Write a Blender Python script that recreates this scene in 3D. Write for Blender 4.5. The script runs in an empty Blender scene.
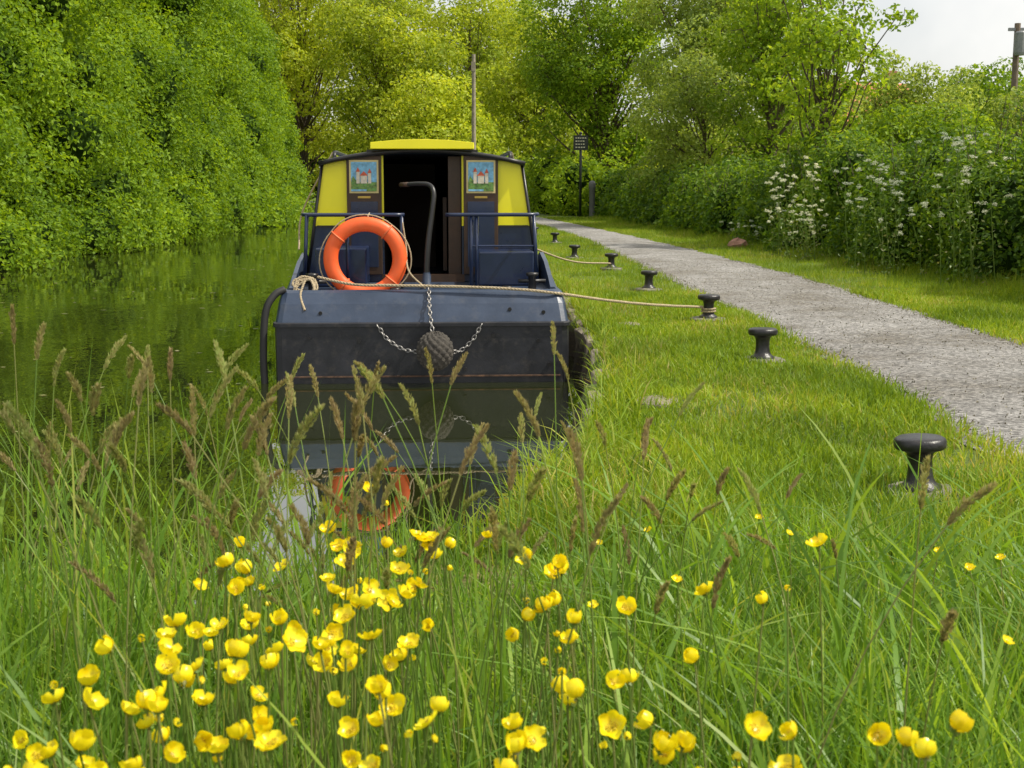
import bpy, math, numpy as np
from mathutils import Vector, Matrix
rng = np.random.default_rng(11)
scene = bpy.context.scene
pi = math.pi

# ------------------------------------------------------------------ materials
def newmat(name):
    m = bpy.data.materials.new(name); m.use_nodes = True
    nt = m.node_tree
    for n in list(nt.nodes): nt.nodes.remove(n)
    return m, nt
def N(nt, t, **kw):
    n = nt.nodes.new(t)
    for k, v in kw.items(): setattr(n, k, v)
    return n
def ramp(nt, cols, pos=None):
    r = N(nt, 'ShaderNodeValToRGB'); e = r.color_ramp.elements
    pos = pos or [i/(len(cols)-1) for i in range(len(cols))]
    while len(e) < len(cols): e.new(0.5)
    for i, (c, p) in enumerate(zip(cols, pos)):
        e[i].position = p; e[i].color = (*c, 1)
    return r
def noise(nt, scale, detail=4, rough=.55, co=None):
    n = N(nt, 'ShaderNodeTexNoise'); n.inputs['Scale'].default_value = scale
    n.inputs['Detail'].default_value = detail; n.inputs['Roughness'].default_value = rough
    if co is not None: nt.links.new(co, n.inputs['Vector'])
    return n
def mixc(nt, fac, a, b, mode='MIX'):
    m = N(nt, 'ShaderNodeMix', data_type='RGBA', blend_type=mode)
    for inp, val in ((m.inputs[0], fac), (m.inputs[6], a), (m.inputs[7], b)):
        if hasattr(val, 'is_output'): nt.links.new(val, inp)
        elif isinstance(val, (int, float)): inp.default_value = val
        else: inp.default_value = (*val, 1)
    return m.outputs[2]
def leafmat(name, cols, tr=.4, tint=(1.5, 1.35, .7), rough=.45, spec=.4, nscale=.35):
    m, nt = newmat(name); L = nt.links.new
    a = N(nt, 'ShaderNodeAttribute', attribute_name='rnd')
    r = ramp(nt, cols); L(a.outputs['Fac'], r.inputs[0])
    g = N(nt, 'ShaderNodeNewGeometry')
    no = noise(nt, nscale, 3, .5, g.outputs['Position'])
    r2 = ramp(nt, [(.72, .78, .7), (1.25, 1.2, 1.0)], [.35, .65]); L(no.outputs[0], r2.inputs[0])
    c = mixc(nt, 1.0, r.outputs[0], r2.outputs[0], 'MULTIPLY')
    p = N(nt, 'ShaderNodeBsdfPrincipled'); L(c, p.inputs['Base Color'])
    p.inputs['Roughness'].default_value = rough; p.inputs['Specular IOR Level'].default_value = spec
    t = N(nt, 'ShaderNodeBsdfTranslucent')
    L(mixc(nt, 1.0, c, tint, 'MULTIPLY'), t.inputs['Color'])
    mx = N(nt, 'ShaderNodeMixShader'); mx.inputs[0].default_value = tr
    L(p.outputs[0], mx.inputs[1]); L(t.outputs[0], mx.inputs[2])
    o = N(nt, 'ShaderNodeOutputMaterial'); L(mx.outputs[0], o.inputs[0])
    return m
def paint(name, c, rough=.4, vary=.25, metal=0, dirt=None, dirtamt=.4, scale=6, bump=.0, bscale=40, coat=0, spec=.5):
    m, nt = newmat(name); L = nt.links.new
    tc = N(nt, 'ShaderNodeTexCoord')
    n1 = noise(nt, scale, 6, .6, tc.outputs['Object'])
    lo = tuple(x*(1-vary) for x in c); hi = tuple(min(1, x*(1+vary)) for x in c)
    r = ramp(nt, [lo, hi], [.3, .7]); L(n1.outputs[0], r.inputs[0]); col = r.outputs[0]
    if dirt:
        n2 = noise(nt, scale*2.3, 8, .7, tc.outputs['Object'])
        r2 = ramp(nt, [(0, 0, 0), (1, 1, 1)], [.52, .72]); L(n2.outputs[0], r2.inputs[0])
        mm = N(nt, 'ShaderNodeMath', operation='MULTIPLY'); L(r2.outputs[0], mm.inputs[0]); mm.inputs[1].default_value = dirtamt
        col = mixc(nt, mm.outputs[0], col, dirt)
    p = N(nt, 'ShaderNodeBsdfPrincipled'); L(col, p.inputs['Base Color'])
    rr = ramp(nt, [(rough*.8,)*3, (min(1, rough*1.3),)*3], [.3, .7]); L(n1.outputs[0], rr.inputs[0]); L(rr.outputs[0], p.inputs['Roughness'])
    p.inputs['Metallic'].default_value = metal
    p.inputs['Coat Weight'].default_value = coat
    p.inputs['Specular IOR Level'].default_value = spec
    if bump:
        n3 = noise(nt, bscale, 4, .6, tc.outputs['Object'])
        b = N(nt, 'ShaderNodeBump'); b.inputs['Strength'].default_value = bump; b.inputs['Distance'].default_value = .01
        L(n3.outputs[0], b.inputs['Height']); L(b.outputs[0], p.inputs['Normal'])
    o = N(nt, 'ShaderNodeOutputMaterial'); L(p.outputs[0], o.inputs[0])
    return m

M_grass_near = leafmat('tall_grass', [(.07, .155, .018), (.12, .24, .028), (.17, .31, .035), (.25, .38, .055), (.42, .40, .17)], .5, (1.55, 1.35, .65), .42, .4, 2.0)
M_lawn = leafmat('lawn_blades', [(.12, .21, .014), (.18, .285, .018), (.23, .34, .026), (.30, .37, .045), (.48, .40, .18)], .42, (1.5, 1.3, .65), .5, .25, 1.1)
M_seed = leafmat('seed_heads', [(.24, .18, .13), (.30, .27, .14), (.27, .34, .12)], .4, (1.3, 1.2, .8), .7, .2)
M_bush = leafmat('bush_leaves', [(.09, .17, .010), (.135, .24, .014), (.19, .31, .018), (.26, .38, .028)], .45, (1.65, 1.45, .55), .5, .2)
M_far = leafmat('far_leaves', [(.24, .32, .02), (.32, .41, .03), (.39, .47, .05), (.47, .52, .09)], .5, (1.5, 1.35, .6), .5, .25, .15)
M_mid = leafmat('tree_leaves', [(.13, .23, .014), (.19, .31, .02), (.25, .37, .028), (.31, .42, .045)], .5, (1.6, 1.4, .6), .5, .22, .3)
M_wil = leafmat('willow_leaves', [(.18, .26, .045), (.25, .34, .06), (.31, .40, .08), (.37, .45, .13)], .47, (1.45, 1.3, .7), .5, .25, .3)
M_hedge = leafmat('hedge_leaves', [(.05, .11, .010), (.085, .175, .015), (.14, .24, .020), (.21, .31, .03)], .45, (1.65, 1.45, .6), .5, .25, .6)
M_shade_core = paint('foliage_shade_core', (.022, .045, .006), 1., .4, scale=2, spec=.05)  # dark backing colour, painted as the shadow inside the foliage
M_bark = paint('bark', (.10, .075, .05), .9, .35, scale=8, bump=.6, bscale=20)
M_stem = leafmat('green_stems', [(.10, .18, .03), (.16, .24, .05), (.24, .24, .10)], .25, (1.3, 1.2, .7))
M_petal = leafmat('buttercup_petal', [(.84, .66, .008), (.89, .76, .012), (.93, .84, .03)], .35, (1.08, 1.05, .5), .3, .5)
M_stamen = paint('stamens', (.60, .44, .02), .7)
M_white = leafmat('white_umbels', [(.62, .64, .52), (.75, .76, .68), (.8, .8, .75)], .2, (1, 1, .9), .7, .2)

# ------------------------------------------------------------------ mesh builder
class MB:
    def __init__(s): s.v = []; s.q = []; s.t = []; s.qm = []; s.tm = []; s.r = []; s.n = 0
    def add(s, V, Q=None, T=None, mi=0, rnd=None):
        V = np.asarray(V, dtype=np.float64).reshape(-1, 3)
        s.v.append(V)
        if Q is not None and len(Q): Q = np.asarray(Q).reshape(-1, 4); s.q.append(Q+s.n); s.qm.append(np.full(len(Q), mi))
        if T is not None and len(T): T = np.asarray(T).reshape(-1, 3); s.t.append(T+s.n); s.tm.append(np.full(len(T), mi))
        s.r.append(np.full(len(V), .5) if rnd is None else np.broadcast_to(np.asarray(rnd, float), (len(V),)))
        s.n += len(V)
    def build(s, name, mats, smooth=False, parent=None, loc=None):
        me = bpy.data.meshes.new(name)
        V = np.concatenate(s.v); me.vertices.add(len(V)); me.vertices.foreach_set('co', V.ravel().astype(np.float32))
        Q = np.concatenate(s.q) if s.q else np.zeros((0, 4), int); T = np.concatenate(s.t) if s.t else np.zeros((0, 3), int)
        li = np.concatenate([Q.ravel(), T.ravel()]).astype(np.int32)
        me.loops.add(len(li)); me.loops.foreach_set('vertex_index', li)
        st = np.concatenate([np.arange(len(Q))*4, len(Q)*4+np.arange(len(T))*3]).astype(np.int32)
        me.polygons.add(len(st)); me.polygons.foreach_set('loop_start', st)
        mi = np.concatenate((s.qm if s.q else [])+(s.tm if s.t else [])).astype(np.int32)
        for m in mats: me.materials.append(m)
        me.polygons.foreach_set('material_index', mi)
        me.update(calc_edges=True)
        me.polygons.foreach_set('use_smooth', np.full(len(st), bool(smooth)))
        a = me.attributes.new('rnd', 'FLOAT', 'POINT'); a.data.foreach_set('value', np.concatenate(s.r).astype(np.float32))
        ob = bpy.data.objects.new(name, me); scene.collection.objects.link(ob)
        if parent: ob.parent = parent
        if loc is not None: ob.location = loc
        return ob
def unit(a): return a/np.maximum(np.linalg.norm(a, axis=-1, keepdims=True), 1e-9)
def leaves(mb, P, L, W=.55, nb=None, k=1.0, mi=0, rnd=None, up=None):
    n = len(P); L = np.broadcast_to(np.asarray(L, float), (n,))[:, None]
    nn = unit(rng.normal(size=(n, 3)))
    if nb is not None: nn = unit(nn+nb*k)
    u = unit(np.cross(nn, rng.normal(size=(n, 3)) if up is None else up)); v = np.cross(nn, u)
    f = nn*L*.10
    V = np.stack([P-u*L*.5, P+v*L*W*.5+f-u*L*.05, P+u*L*.5, P-v*L*W*.5+f-u*L*.05], 1)
    r = rng.random(n) if rnd is None else rnd
    mb.add(V, np.arange(4*n).reshape(n, 4), mi=mi, rnd=np.repeat(r, 4))
def tube(mb, pts, rad, n=6, mi=0, rnd=.5, cap=False):
    pts = np.asarray(pts, float); k = len(pts); rad = np.broadcast_to(np.asarray(rad, float), (k,))
    t = unit(np.gradient(pts, axis=0)); ref = np.array([0.13, .21, 1.]) if abs(t[0][2]) < .9 else np.array([1., .1, .05])
    V = []; a = np.arange(n)*2*pi/n; ca = np.cos(a)[:, None]; sa = np.sin(a)[:, None]
    s = None
    for i in range(k):
        if s is None: s = unit(np.cross(t[i], ref))
        else: s = unit(s-t[i]*np.dot(s, t[i]))
        b = np.cross(t[i], s)
        V.append(pts[i]+rad[i]*(ca*s+sa*b))
    V = np.concatenate(V)
    i, j = np.meshgrid(np.arange(k-1), np.arange(n), indexing='ij'); i = i.ravel(); j = j.ravel(); j2 = (j+1) % n
    Q = np.stack([i*n+j, i*n+j2, (i+1)*n+j2, (i+1)*n+j], 1)
    T = []
    if cap:
        V = np.concatenate([V, pts[:1], pts[-1:]])
        for j in range(n): T.append([(j+1) % n, j, k*n]); T.append([(k-1)*n+j, (k-1)*n+(j+1) % n, k*n+1])
    mb.add(V, Q, T, mi, rnd)
def catmull(P, m=8):
    P = [np.asarray(p, float) for p in P]; P = [2*P[0]-P[1]]+P+[2*P[-1]-P[-2]]; out = []
    for i in range(1, len(P)-2):
        for j in range(m):
            t = j/m
            out.append(.5*((2*P[i])+(-P[i-1]+P[i+1])*t+(2*P[i-1]-5*P[i]+4*P[i+1]-P[i+2])*t*t+(-P[i-1]+3*P[i]-3*P[i+1]+P[i+2])*t**3))
    out.append(P[-2]); return np.array(out)
def lathe(mb, prof, n=28, c=(0, 0, 0), mi=0):
    a = np.arange(n)*2*pi/n; V = []
    for r, z in prof: V.append(np.stack([c[0]+r*np.cos(a), c[1]+r*np.sin(a), np.full(n, c[2]+z)], 1))
    V = np.concatenate(V); Q = []
    for i in range(len(prof)-1):
        for j in range(n): Q.append([i*n+j, i*n+(j+1) % n, (i+1)*n+(j+1) % n, (i+1)*n+j])
    mb.add(V, Q, mi=mi)
def box(mb, lo, hi, mi=0):
    x0, y0, z0 = lo; x1, y1, z1 = hi
    V = [(x0, y0, z0), (x1, y0, z0), (x1, y1, z0), (x0, y1, z0), (x0, y0, z1), (x1, y0, z1), (x1, y1, z1), (x0, y1, z1)]
    mb.add(V, [[0, 3, 2, 1], [4, 5, 6, 7], [0, 1, 5, 4], [1, 2, 6, 5], [2, 3, 7, 6], [3, 0, 4, 7]], mi=mi)
def prism_xz(mb, poly, y0, y1, mi=0):
    n = len(poly); V = [(x, y0, z) for x, z in poly]+[(x, y1, z) for x, z in poly]
    Q = [[i, (i+1) % n, n+(i+1) % n, n+i] for i in range(n)]
    T = [[0, i+1, i] for i in range(1, n-1)]+[[n, n+i, n+i+1] for i in range(1, n-1)]
    mb.add(V, Q, T, mi)
def bevel(ob, w=.006, seg=2):
    m = ob.modifiers.new('bevel', 'BEVEL'); m.width = w; m.segments = seg; m.limit_method = 'ANGLE'; m.angle_limit = math.radians(35)
def empty(name, loc=(0, 0, 0), rot=0):
    e = bpy.data.objects.new(name, None); e.location = loc; e.rotation_euler = (0, 0, rot); scene.collection.objects.link(e); return e

# ------------------------------------------------------------------ layout functions
RY = [-20, 1.9, 2.2, 2.45, 2.75, 3.05, 3.4, 3.9, 4.7, 6, 8, 9, 13, 17, 20.5, 26, 40, 60, 80, 100, 130, 180]
RX = [-16, -16, -7, -4.2, -2.3, -1.2, -.5, -.12, .12, .36, .54, .58, .52, .28, -.1, -.3, -1.2, -3.5, -7, -14, -30, -60]
LY = [-20, 34, 50, 60, 80, 100, 130, 180]
LX = [-9.6, -9.6, -10.4, -11.2, -13.8, -21, -37, -68]
def xr(y): return np.interp(y, RY, RX)
def xl(y): return np.interp(y, LY, LX)
PLY = [-6, 3, 4.74, 6.65, 8.85, 12.5, 18.4, 27.8, 38.6, 50, 70, 100, 130]
PLX = [1.75, 1.85, 1.93, 2.0, 1.98, 1.88, 1.80, 1.62, .97, -.2, -3.5, -11, -26]
PRY = [-6, 3, 8.85, 12, 16.2, 23, 30.8, 40.9, 50, 70, 100, 130]
PRX = [3.35, 3.45, 3.55, 3.58, 3.55, 3.25, 2.75, 2.0, 1.2, -2, -9.4, -24]
def pl(y): return np.interp(y, PLY, PLX)
def pr(y): return np.interp(y, PRY, PRX)
HY = [-6, 8, 13.8, 17.5, 24, 41, 55, 75]
HX = [5.9, 5.7, 5.35, 4.95, 4.55, 3.6, 2.9, -.2]
def hx(y): return np.interp(y, HY, HX)
def sm(t): t = np.clip(t, 0, 1); return t*t*(3-2*t)
def gz(x, y):
    x = np.asarray(x, float); y = np.asarray(y, float)
    d = np.minimum(xr(y)-x, x-xl(y))
    wob = .05*np.sin(y*5.1)+.04*np.sin(y*11.3+1)
    z = .30-.95*sm((d+wob+.05)/.28)
    bump = .018*np.sin(x*3.1+y*1.7)*np.sin(y*2.3-x*.7)+.012*np.sin(x*7.3+1.3)*np.sin(y*6.1)
    onp = sm((x-pl(y)+.3)/.3)*sm((pr(y)+.3-x)/.3)
    z = z+bump*(1-onp)*(z > .1)
    z = z+7*sm((y-110)/260)+3*sm((np.abs(x)-45)/150)
    return z

# ground
def axis(segs):
    out = []
    for a, b, s in segs: out.append(np.arange(a, b, s))
    return np.unique(np.concatenate(out+[[segs[-1][1]]]))
gx = axis([(-600, -60, 30), (-60, -16, 2), (-16, -4, .3), (-4, 4.5, .07), (4.5, 12, .4), (12, 60, 3), (60, 600, 30)])
gy = axis([(-60, -4, 4), (-4, 1.5, .5), (1.5, 14, .08), (14, 45, .3), (45, 140, 1.5), (140, 900, 30)])
GX, GY = np.meshgrid(gx, gy); GZ = gz(GX, GY)
mb = MB(); nx, ny = len(gx), len(gy)
i, j = np.meshgrid(np.arange(nx-1), np.arange(ny-1)); b0 = (j*nx+i).ravel()
mb.add(np.stack([GX.ravel(), GY.ravel(), GZ.ravel()], 1), np.stack([b0, b0+1, b0+nx+1, b0+nx], 1))
m, nt = newmat('ground_soil_grass'); L = nt.links.new
g = N(nt, 'ShaderNodeNewGeometry')
n1 = noise(nt, 1.4, 6, .6, g.outputs['Position']); n2 = noise(nt, 30, 6, .7, g.outputs['Position'])
r1 = ramp(nt, [(.08, .14, .018), (.13, .19, .025), (.24, .20, .08)], [.35, .55, .72]); L(n1.outputs[0], r1.inputs[0])
r2 = ramp(nt, [(.35, .35, .3), (1.2, 1.2, 1.1)], [.3, .7]); L(n2.outputs[0], r2.inputs[0])
c = mixc(nt, 1.0, r1.outputs[0], r2.outputs[0], 'MULTIPLY')
sx = N(nt, 'ShaderNodeSeparateXYZ'); L(g.outputs['Position'], sx.inputs[0])
rz = ramp(nt, [(1, 1, 1), (0, 0, 0)], [.18, .27]); L(sx.outputs[2], rz.inputs[0])
c = mixc(nt, rz.outputs[0], c, (.045, .035, .02))
p = N(nt, 'ShaderNodeBsdfPrincipled'); L(c, p.inputs['Base Color']); p.inputs['Roughness'].default_value = .95
b = N(nt, 'ShaderNodeBump'); b.inputs['Strength'].default_value = .8; b.inputs['Distance'].default_value = .02
L(n2.outputs[0], b.inputs['Height']); L(b.outputs[0], p.inputs['Normal'])
o = N(nt, 'ShaderNodeOutputMaterial'); L(p.outputs[0], o.inputs[0])
mb.build('ground', [m], True)

# water
m, nt = newmat('canal_water'); L = nt.links.new
g = N(nt, 'ShaderNodeNewGeometry')
mp = N(nt, 'ShaderNodeMapping'); mp.inputs['Scale'].default_value = (1, .55, 1); L(g.outputs['Position'], mp.inputs[0])
n1 = noise(nt, 3.2, 3, .55, mp.outputs[0]); n2 = noise(nt, .25, 2, .5, g.outputs['Position'])
n3 = noise(nt, 18, 2, .5, mp.outputs[0])
rr = ramp(nt, [(.15,)*3, (1,)*3], [.40, .60]); L(n2.outputs[0], rr.inputs[0])
ad = N(nt, 'ShaderNodeMath', operation='MULTIPLY_ADD'); L(n3.outputs[0], ad.inputs[0]); ad.inputs[1].default_value = .10; L(n1.outputs[0], ad.inputs[2])
sxx = N(nt, 'ShaderNodeSeparateXYZ'); L(g.outputs['Position'], sxx.inputs[0])
mr = N(nt, 'ShaderNodeMapRange'); mr.inputs[1].default_value = -3.2; mr.inputs[2].default_value = -1.8; mr.inputs[3].default_value = 1; mr.inputs[4].default_value = .15; L(sxx.outputs[0], mr.inputs[0])
mu0 = N(nt, 'ShaderNodeMath', operation='MULTIPLY'); L(ad.outputs[0], mu0.inputs[0]); L(mr.outputs[0], mu0.inputs[1])
mu = N(nt, 'ShaderNodeMath', operation='MULTIPLY'); L(mu0.outputs[0], mu.inputs[0]); L(rr.outputs[0], mu.inputs[1])
b = N(nt, 'ShaderNodeBump'); b.inputs['Strength'].default_value = .36; b.inputs['Distance'].default_value = .02; L(mu.outputs[0], b.inputs['Height'])
p = N(nt, 'ShaderNodeBsdfPrincipled'); p.inputs['Base Color'].default_value = (.016, .020, .005, 1)
p.inputs['Roughness'].default_value = .0; p.inputs['IOR'].default_value = 2.3; L(b.outputs[0], p.inputs['Normal'])
p.inputs['Specular IOR Level'].default_value = 1.0
o = N(nt, 'ShaderNodeOutputMaterial'); L(p.outputs[0], o.inputs[0])
mb = MB(); mb.add([(-90, -5, 0), (6, -5, 0), (6, 190, 0), (-90, 190, 0)], [[0, 1, 2, 3]]); mb.build('water', [m])

# towpath
ys = np.concatenate([np.arange(-6, 45, .15), np.arange(45, 130, 1.)]); K = 14; V = []
for y in ys:
    a = pl(y)+.05*math.sin(y*3.1)+.035*math.sin(y*8.7+2)+rng.normal()*.012; b_ = pr(y)+.05*math.sin(y*2.7+1)+.03*math.sin(y*9.1)+rng.normal()*.012
    for k in range(K+1):
        t = k/K; x = a+(b_-a)*t; V.append((x, y, float(gz(x, y))+.006+.022*math.sin(pi*t)))
V = np.array(V); mb = MB(); i, j = np.meshgrid(np.arange(K), np.arange(len(ys)-1)); b0 = (j*(K+1)+i).ravel()
mb.add(V, np.stack([b0, b0+1, b0+K+2, b0+K+1], 1))
m, nt = newmat('gravel_path'); L = nt.links.new
g = N(nt, 'ShaderNodeNewGeometry')
n1 = noise(nt, 1.3, 7, .7, g.outputs['Position']); n2 = noise(nt, 50, 5, .9, g.outputs['Position'])
vo = N(nt, 'ShaderNodeTexVoronoi'); vo.inputs['Scale'].default_value = 48; L(g.outputs['Position'], vo.inputs['Vector'])
r1 = ramp(nt, [(.155, .14, .12), (.225, .215, .205), (.28, .27, .262)], [.34, .5, .64]); L(n1.outputs[0], r1.inputs[0])
r2 = ramp(nt, [(.42, .41, .39), (1.0, 1, 1), (1.6, 1.6, 1.58)], [.36, .5, .64]); L(n2.outputs[0], r2.inputs[0])
c = mixc(nt, 1.0, r1.outputs[0], r2.outputs[0], 'MULTIPLY')
sp = N(nt, 'ShaderNodeSeparateColor'); L(vo.outputs['Color'], sp.inputs[0])
r3 = ramp(nt, [(.5,)*3, (1.4,)*3]); L(sp.outputs[0], r3.inputs[0])
c = mixc(nt, 1.0, c, r3.outputs[0], 'MULTIPLY')
p = N(nt, 'ShaderNodeBsdfPrincipled'); L(c, p.inputs['Base Color']); p.inputs['Roughness'].default_value = .95
b = N(nt, 'ShaderNodeBump'); b.inputs['Strength'].default_value = .9; b.inputs['Distance'].default_value = .012
L(n2.outputs[0], b.inputs['Height']); L(b.outputs[0], p.inputs['Normal'])
o = N(nt, 'ShaderNodeOutputMaterial'); L(p.outputs[0], o.inputs[0])
mb.build('towpath', [m], True)
mb = MB(); n = 6000; y = 3.5+16*rng.random(n)**1.2; t = rng.random(n); t = np.where(rng.random(n) < .6, np.where(t < .5, t*.2, 1-(1-t)*.2), t)
x = pl(y)+(pr(y)-pl(y))*t; s = rng.uniform(.003, .009, n); P = np.stack([x, y, gz(x, y)+.009+.022*np.sin(pi*t)], 1)
for ax in range(3): leaves(mb, P, s*1.6, .9, None, rnd=rng.random(n))
mb.build('loose_gravel', [leafmat('gravel_bits', [(.14, .12, .10), (.24, .23, .21), (.40, .38, .35), (.22, .17, .10)], .0, (1, 1, 1), .9, .2)])

# ------------------------------------------------------------------ grass
BP = [(1.443, 4.49), (1.549, 7.98), (1.59, 10.5), (1.46, 13.9), (1.31, 17.2), (.98, 20.5), (.85, 25.9), (.55, 31.0)]
def clear(x, y):
    ok = np.ones(len(x), bool)
    for bx, by in BP: ok &= ((x-bx)**2+(y-by)**2 > .125**2)
    return ok
def blades(mb, x, y, h, w, bend, levels=3, mi=0, rnd=None, z0=None, droop=1.0):
    n = len(x); z = gz(x, y)-.01 if z0 is None else z0
    base = np.stack([x, y, z], 1); az = rng.random(n)*2*pi
    d = np.stack([np.cos(az), np.sin(az), np.zeros(n)], 1)
    fa = az+pi/2+rng.normal(size=n)*.7; s = np.stack([np.cos(fa), np.sin(fa), np.zeros(n)], 1)
    ts = [i/levels for i in range(levels)]; V = []
    def pt(t):
        hz = h*(t-.45*droop*bend*t**2.2); return base+d*(h*bend*t**1.8)[:, None]+np.array([0, 0, 1.])*hz[:, None]
    for t in ts:
        c = pt(t); ww = (w*(1-t**2*.75)*.5*(.75+.5*min(1, t*3)))[:, None]; V += [c-s*ww, c+s*ww]
    V.append(pt(1.0)); m = 2*levels+1
    VV = np.stack(V, 1).reshape(-1, 3); o = (np.arange(n)*m)[:, None]
    Q = np.concatenate([o+np.array([[2*i, 2*i+1, 2*i+3, 2*i+2]]) for i in range(levels-1)]) if levels > 1 else None
    T = o+np.array([[2*levels-2, 2*levels-1, 2*levels]])
    r = rng.random(n) if rnd is None else rnd
    mb.add(VV, Q, T, mi, np.repeat(r, m))
def patch(x, y): return .5+.25*np.sin(x*2.9+y*1.3+1)+.25*np.sin(y*2.1-x*3.7)
def low(x, y):   # shorter growth near the little gap in the bank where the boat is seen
    return 1-.5*np.exp(-((x+.16-.02*y)/.32)**2)*sm((y-1.35)/.6)
n = 56000; x = rng.uniform(-2.6, 2.6, n); y = .85+3.9*rng.random(n)**.85
k = (np.abs(x) < .43*y+.45) & (x > xr(y)-.04) & (x < pl(y)+.02) & clear(x, y); x, y = x[k], y[k]
edge = sm(1-(x-xr(y))/.7); wid = np.interp(y, [.8, 2.0, 3.0, 4.0, 4.8], [.50, .42, .25, .13, .09])
h = np.maximum(wid, .34*edge*np.interp(y, [2, 4, 4.8], [1, .8, .6]))*rng.uniform(.4, 1.2, len(x))*(.8+.35*patch(x*1.7, y*1.7))*low(x, y)
w = rng.uniform(.0022, .0056, len(x)); r = rng.beta(2, 2.4, len(x))
mb = MB(); blades(mb, x, y, h, w, rng.uniform(.08, .8, len(x)), 5, 0, r)
n = 760; x = rng.uniform(-1.3, 1.6, n); y = rng.uniform(1.0, 3.2, n); k = (x > xr(y)) & (np.abs(x) < .43*y+.3); x, y = x[k], y[k]
blades(mb, x, y, rng.uniform(.40, .70, len(x))*low(x, y), rng.uniform(.007, .012, len(x)), rng.uniform(.3, 1.0, len(x)), 8, 0, rng.uniform(.2, .8, len(x)))
n = 330; y = rng.uniform(1.5, 2.9, n); x = -rng.uniform(.0, .48, n)**1.0*y; k = x > xr(y); x, y = x[k], y[k]
blades(mb, x, y, rng.uniform(.5, .80, len(x))*low(x, y)**.5, rng.uniform(.003, .006, len(x)), rng.uniform(.03, .4, len(x)), 6, 0, rng.uniform(.2, .9, len(x)))
mb.build('tall_grass', [M_grass_near], True)
# lawn
mb = MB(); n = 290000; y = rng.uniform(3.6, 13.5, n); x = rng.uniform(-.2, 6.2, n)
inl = (x > xr(y)+.02) & (x < pl(y)+.05+rng.normal(size=n)*.035); inr = (x > pr(y)-.05+rng.normal(size=n)*.035) & (x < hx(y)+.3)
bare = np.clip(1.6*(patch(x*1.3+2, y*1.1)-.62), 0, .8)*(x < pl(y))
k = (inl | inr) & (x < .43*y+.5) & (rng.random(n) < np.interp(y, [3.5, 4.6, 9, 13.5], [.6, 1, .85, .6])*(1-bare)) & clear(x, y); x, y = x[k], y[k]
edge = sm(1-(x-xr(y))/.45)
h = (.05+.05*patch(x, y)+.06*sm((5.4-y)/1.5))*rng.uniform(.5, 1.35, len(x))+.08*edge*rng.random(len(x))*(np.sin(y*3.3) > -.3)+.09*sm((x-hx(y)+.7)/.6)*rng.random(len(x))
blades(mb, x, y, h, rng.uniform(.003, .006, len(x))*(1+y/16), rng.uniform(.1, .8, len(x)), 2, 0, np.clip(rng.beta(2, 2.6, len(x))+.42*(patch(x*1.3+2, y*1.1)-.5), 0, 1))
n = 230000; y = 13.2+37*rng.random(n)**1.3; x = rng.uniform(-2.2, 6, n)
inl = (x > xr(y)) & (x < pl(y)+.03+rng.normal(size=n)*.03); inr = (x > pr(y)-.03+rng.normal(size=n)*.03) & (x < hx(y)+.3)
k = (inl | inr) & (x < .43*y+.5); x, y = x[k], y[k]
h = (.06+.04*patch(x, y))*rng.uniform(.6, 1.4, len(x))+.2*sm((x-hx(y)+.5)/.6)*rng.random(len(x))
blades(mb, x, y, h, rng.uniform(.010, .016, len(x))*(y/20)**.5, rng.uniform(.1, .8, len(x)), 1, 0, np.clip(rng.beta(2, 2.4, len(x))+.3*(patch(x*.8, y*.6)-.5), 0, 1))
n = 3000; y = rng.uniform(4.2, 16, n); x = xr(y)+rng.uniform(-.03, .25, n); k = (np.sin(y*4.1+1) > -.3) | (rng.random(n) < .25); x, y = x[k], y[k]; n = len(x)
blades(mb, x, y, rng.uniform(.08, .28, n)*np.interp(y, [4.6, 9, 16], [1.2, .8, .6]), rng.uniform(.004, .008, n), rng.uniform(.2, 1., n), 3, 0, rng.beta(2, 2.5, n), z0=np.maximum(gz(x, y), .2)-.02)
mb.build('lawn_grass', [M_lawn])

# seed-head grasses
mb = MB()
def seedstem(x, y, H, lean, az, hl=.07):
    z = float(gz(x, y)); pts = []
    for t in np.linspace(0, 1, 9): pts.append((x+math.cos(az)*lean*t**2.2, y+math.sin(az)*lean*t**2.2, z+H*(t-.12*lean*t**3)))
    pts = np.array(pts); tube(mb, pts, np.linspace(.0017, .0009, 9), 4, 0, rng.uniform(0, 1))
    t = unit(pts[-1]-pts[-2]); m = 190; s = rng.random(m); a = rng.random(m)*2*pi; fat = rng.uniform(.8, 1.35)
    e1 = unit(np.cross(t, [0.3, .5, .1])); e2 = np.cross(t, e1); bulge = .0052*fat*np.sin(pi*(.06+.88*s))**.7*(1+.2*np.sin(s*17+a*2))
    dv = np.cos(a)[:, None]*e1+np.sin(a)[:, None]*e2; hd = np.array([math.cos(az), math.sin(az), -.6])
    P = pts[-1]+t*(s*hl)[:, None]+dv*(bulge*rng.uniform(.3, 1, m))[:, None]+hd*((s**2)*hl*.22)[:, None]
    ln = unit(t+dv*.45); n_ = unit(np.cross(ln, np.cross(dv, ln)+rng.normal(size=(m, 3))*.5)); v = np.cross(n_, ln); Lg = rng.uniform(.006, .010, m)[:, None]
    V = np.stack([P-ln*Lg*.5, P+v*Lg*.2, P+ln*Lg*.6, P-v*Lg*.2], 1); c0 = rng.random()
    mb.add(V, np.arange(4*m).reshape(m, 4), mi=1, rnd=np.repeat(np.clip(c0*.7+rng.random(m)*.4, 0, 1), 4))
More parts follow.
